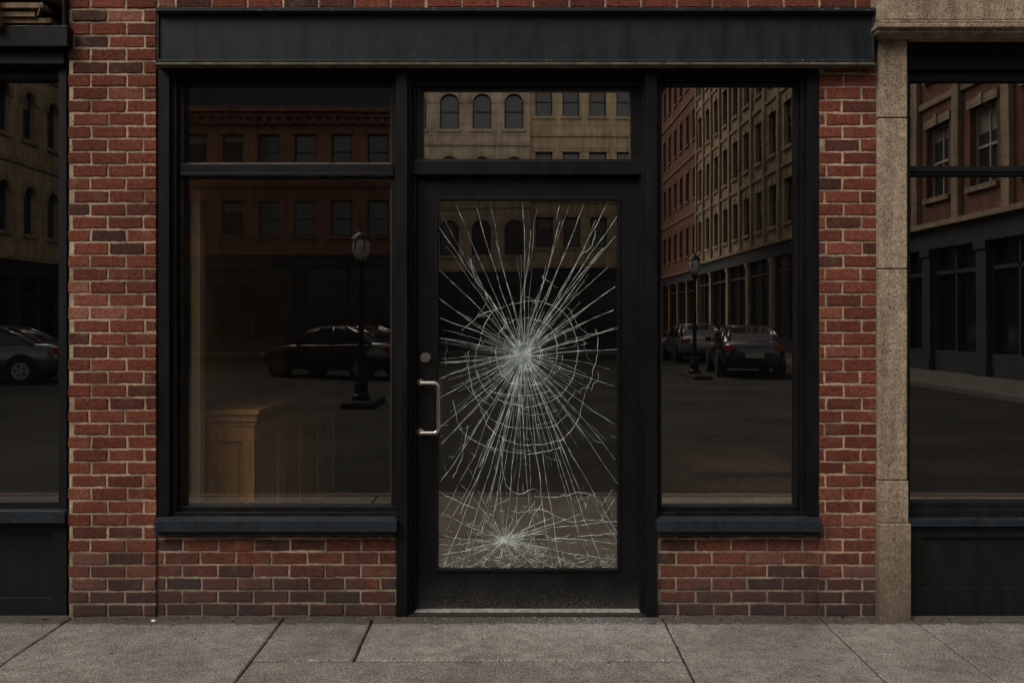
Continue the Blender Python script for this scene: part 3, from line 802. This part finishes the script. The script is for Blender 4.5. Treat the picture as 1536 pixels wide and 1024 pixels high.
# ================================================================ CARS
RUB=m_plain('tyre_rubber',(.012,.012,.012),.9); CGL=m_plain('car_glass',(.015,.017,.02),.05,0,.1,3,.7); RED=m_plain('tail_light',(.25,.02,.015),.2); HLT=m_plain('head_light',(.4,.4,.38),.1); PLT=m_plain('number_plate',(.3,.3,.28),.6)
def car(col,loc,rot):
    e=empty('parked_car',loc,rot)
    P,nt,b_,co=newmat('car_paint'); setc(nt,b_,col,.22,.6); b_.inputs['Metallic'].default_value=.4; b_.inputs['Coat Weight'].default_value=.8
    stn=[(-2.33,.42,.80,.70),(-2.27,.30,.93,.80),(-2.0,.24,1.03,.87),(-1.4,.22,1.04,.90),(-.4,.20,1.0,.91),(.6,.20,.98,.91),(1.2,.21,.95,.90),(1.75,.23,.85,.87),(2.15,.27,.74,.80),(2.3,.38,.62,.68)]
    v=[];f=[]
    for x,zb,zt,w in stn:
        h=zt-zb
        half=[(w*.8,zb),(w*.96,zb+.08),(w,zb+.35*h),(w*.985,zb+.72*h),(w*.90,zt-.03),(w*.6,zt)]
        ringp=[(-a,b2) for a,b2 in half]+[(a,b2) for a,b2 in half[::-1]]
        v+=[(x,a,b2) for a,b2 in ringp]
    K=12
    for i in range(len(stn)-1):
        for k in range(K):
            f.append((i*K+k,i*K+(k+1)%K,(i+1)*K+(k+1)%K,(i+1)*K+k))
    f.append(tuple(range(K))[::-1]); f.append(tuple((len(stn)-1)*K+k for k in range(K)))
    mb=MB(); mb.v=v; mb.f=f; mb.m=[0]*len(f); mb.t=[0]*len(f)
    o=mb.obj('body',[P],e,smooth=True); s=o.modifiers.new('s','SUBSURF'); s.levels=2; s.render_levels=2
    lv=[(.96,-1.92,1.22,.80),(1.22,-1.52,.72,.72),(1.40,-1.0,.30,.62)]
    g=MB(); rings=[]
    for z,xa,xb,w in lv:
        xm=(xa+xb)/2
        rings.append([(xa,-w*.82,z),(xa+.25,-w,z),(xm,-w*1.02,z),(xb-.3,-w,z),(xb,-w*.75,z),(xb,w*.75,z),(xb-.3,w,z),(xm,w*1.02,z),(xa+.25,w,z),(xa,w*.82,z)])
    K=10
    for r in rings: g.v+=r
    for j in range(2):
        for k in range(K): g.f.append((j*K+k,j*K+(k+1)%K,(j+1)*K+(k+1)%K,(j+1)*K+k)); g.m.append(0); g.t.append(0)
    g.f.append(tuple(2*K+k for k in range(K))); g.m.append(0); g.t.append(0)
    g.obj('windows',[CGL],e)
    rf=MB()
    top=[(x*1.0+(.0),y*1.03,1.395) for x,y,_ in rings[2]]
    up_=[(-.35+(x+.35)*.8,y*.8,1.455) for x,y,_ in rings[2]]
    rf.v+=top+up_
    for k in range(K): rf.f.append((k,(k+1)%K,K+(k+1)%K,K+k)); rf.m.append(0); rf.t.append(0)
    rf.f.append(tuple(K+k for k in range(K))); rf.m.append(0); rf.t.append(0)
    for k in (0,1,2,3,4,5,6,7,8,9):
        rf.tube([tuple(c*1.004 if q!=2 else c for q,c in enumerate(rings[j][k])) for j in range(3)],.028 if k not in(0,9,1,8) else .045,6)
    rf.obj('roof_and_pillars',[P],e,smooth=True)
    wh=MB()
    for x in (-1.42,1.42):
        for sy in (-1,1):
            wh.cyl((x,sy*.80,.36),.385,.25,'y',28,0)
            wh.cyl((x,sy*.825,.325),.325,.22,'y',28,0)
            wh.cyl((x,sy*.838,.325),.21,.21,'y',20,1)
            for k in range(5):
                a=k*2*pi/5; wh.box(x+.12*math.cos(a)-.03,x+.12*math.cos(a)+.03,sy*.945-.004,sy*.945+.004,.325+.12*math.sin(a)-.03,.325+.12*math.sin(a)+.03,0)
    wh.obj('wheels',[RUB,m_plain('alloy',(.25,.25,.25),.35,.9)],e)
    li=MB()
    for sy in (-1,1):
        li.box(-2.32,-2.15,sy*.50,sy*.80,.74,.90,0); li.box(2.0,2.24,sy*.45,sy*.72,.56,.68,1)
        li.box(.62,.82,sy*.88,sy*1.04,.95,1.08,3)
    li.box(-2.36,-2.3,-.25,.25,.55,.68,2); li.box(2.26,2.33,-.45,.45,.32,.46,3); li.box(-2.345,-2.2,-.7,.7,.33,.42,3)
    li.obj('lights_and_trim',[RED,HLT,PLT,RUB],e,bevel=.01)
    return e
zr=-.12
car((.02,.022,.026),(6.9,-24.5,zr),-pi/2+.10)
car((.16,.16,.165),(7.1,-34,zr),-pi/2)
car((.012,.012,.014),(-4.9,-23,zr),pi+.5)
car((.08,.085,.09),(-13.9,-20.5,zr),pi-.15)

# ================================================================ LIGHT (overcast, brighter part of the sky to the left)
SUN_EL=math.radians(46); SUN_AZ=math.radians(180+40)   # azimuth from +Y towards +X
sc=bpy.context.scene
wd=bpy.data.worlds.new('World'); sc.world=wd; wd.use_nodes=True; nt=wd.node_tree
bg=nt.nodes['Background']
sky=n(nt,'ShaderNodeTexSky',sky_type='NISHITA',sun_disc=False,sun_elevation=SUN_EL,sun_rotation=SUN_AZ,air_density=1.0,dust_density=3.0)
hs=n(nt,'ShaderNodeHueSaturation',{'Saturation':.28,'Value':1.0,'Color':sky.outputs[0]})
tn=mix(nt,1,hs.outputs[0],(1.0,.94,.86),'MULTIPLY')
nt.links.new(tn,bg.inputs[0]); bg.inputs[1].default_value=.14
sd=bpy.data.lights.new('sun','SUN'); sd.energy=1.4; sd.angle=math.radians(32); sd.color=(1,.94,.86)
so=bpy.data.objects.new('sun',sd); bpy.context.collection.objects.link(so)
dv=Vector((math.sin(SUN_AZ)*math.cos(SUN_EL),math.cos(SUN_AZ)*math.cos(SUN_EL),math.sin(SUN_EL)))
so.rotation_euler=dv.to_track_quat('Z','Y').to_euler(); so.location=(0,10,30)

cd=bpy.data.cameras.new('camera'); co_=bpy.data.objects.new('camera',cd); bpy.context.collection.objects.link(co_)
co_.location=(0,-D,EYE); co_.rotation_euler=(math.radians(90),0,0)
cd.sensor_width=36; cd.lens=36*S*D/1536; cd.shift_y=-32/1536; cd.clip_end=1500; cd.clip_start=.05
sc.camera=co_
sc.view_settings.view_transform='Standard'; sc.view_settings.look='None'; sc.view_settings.exposure=0
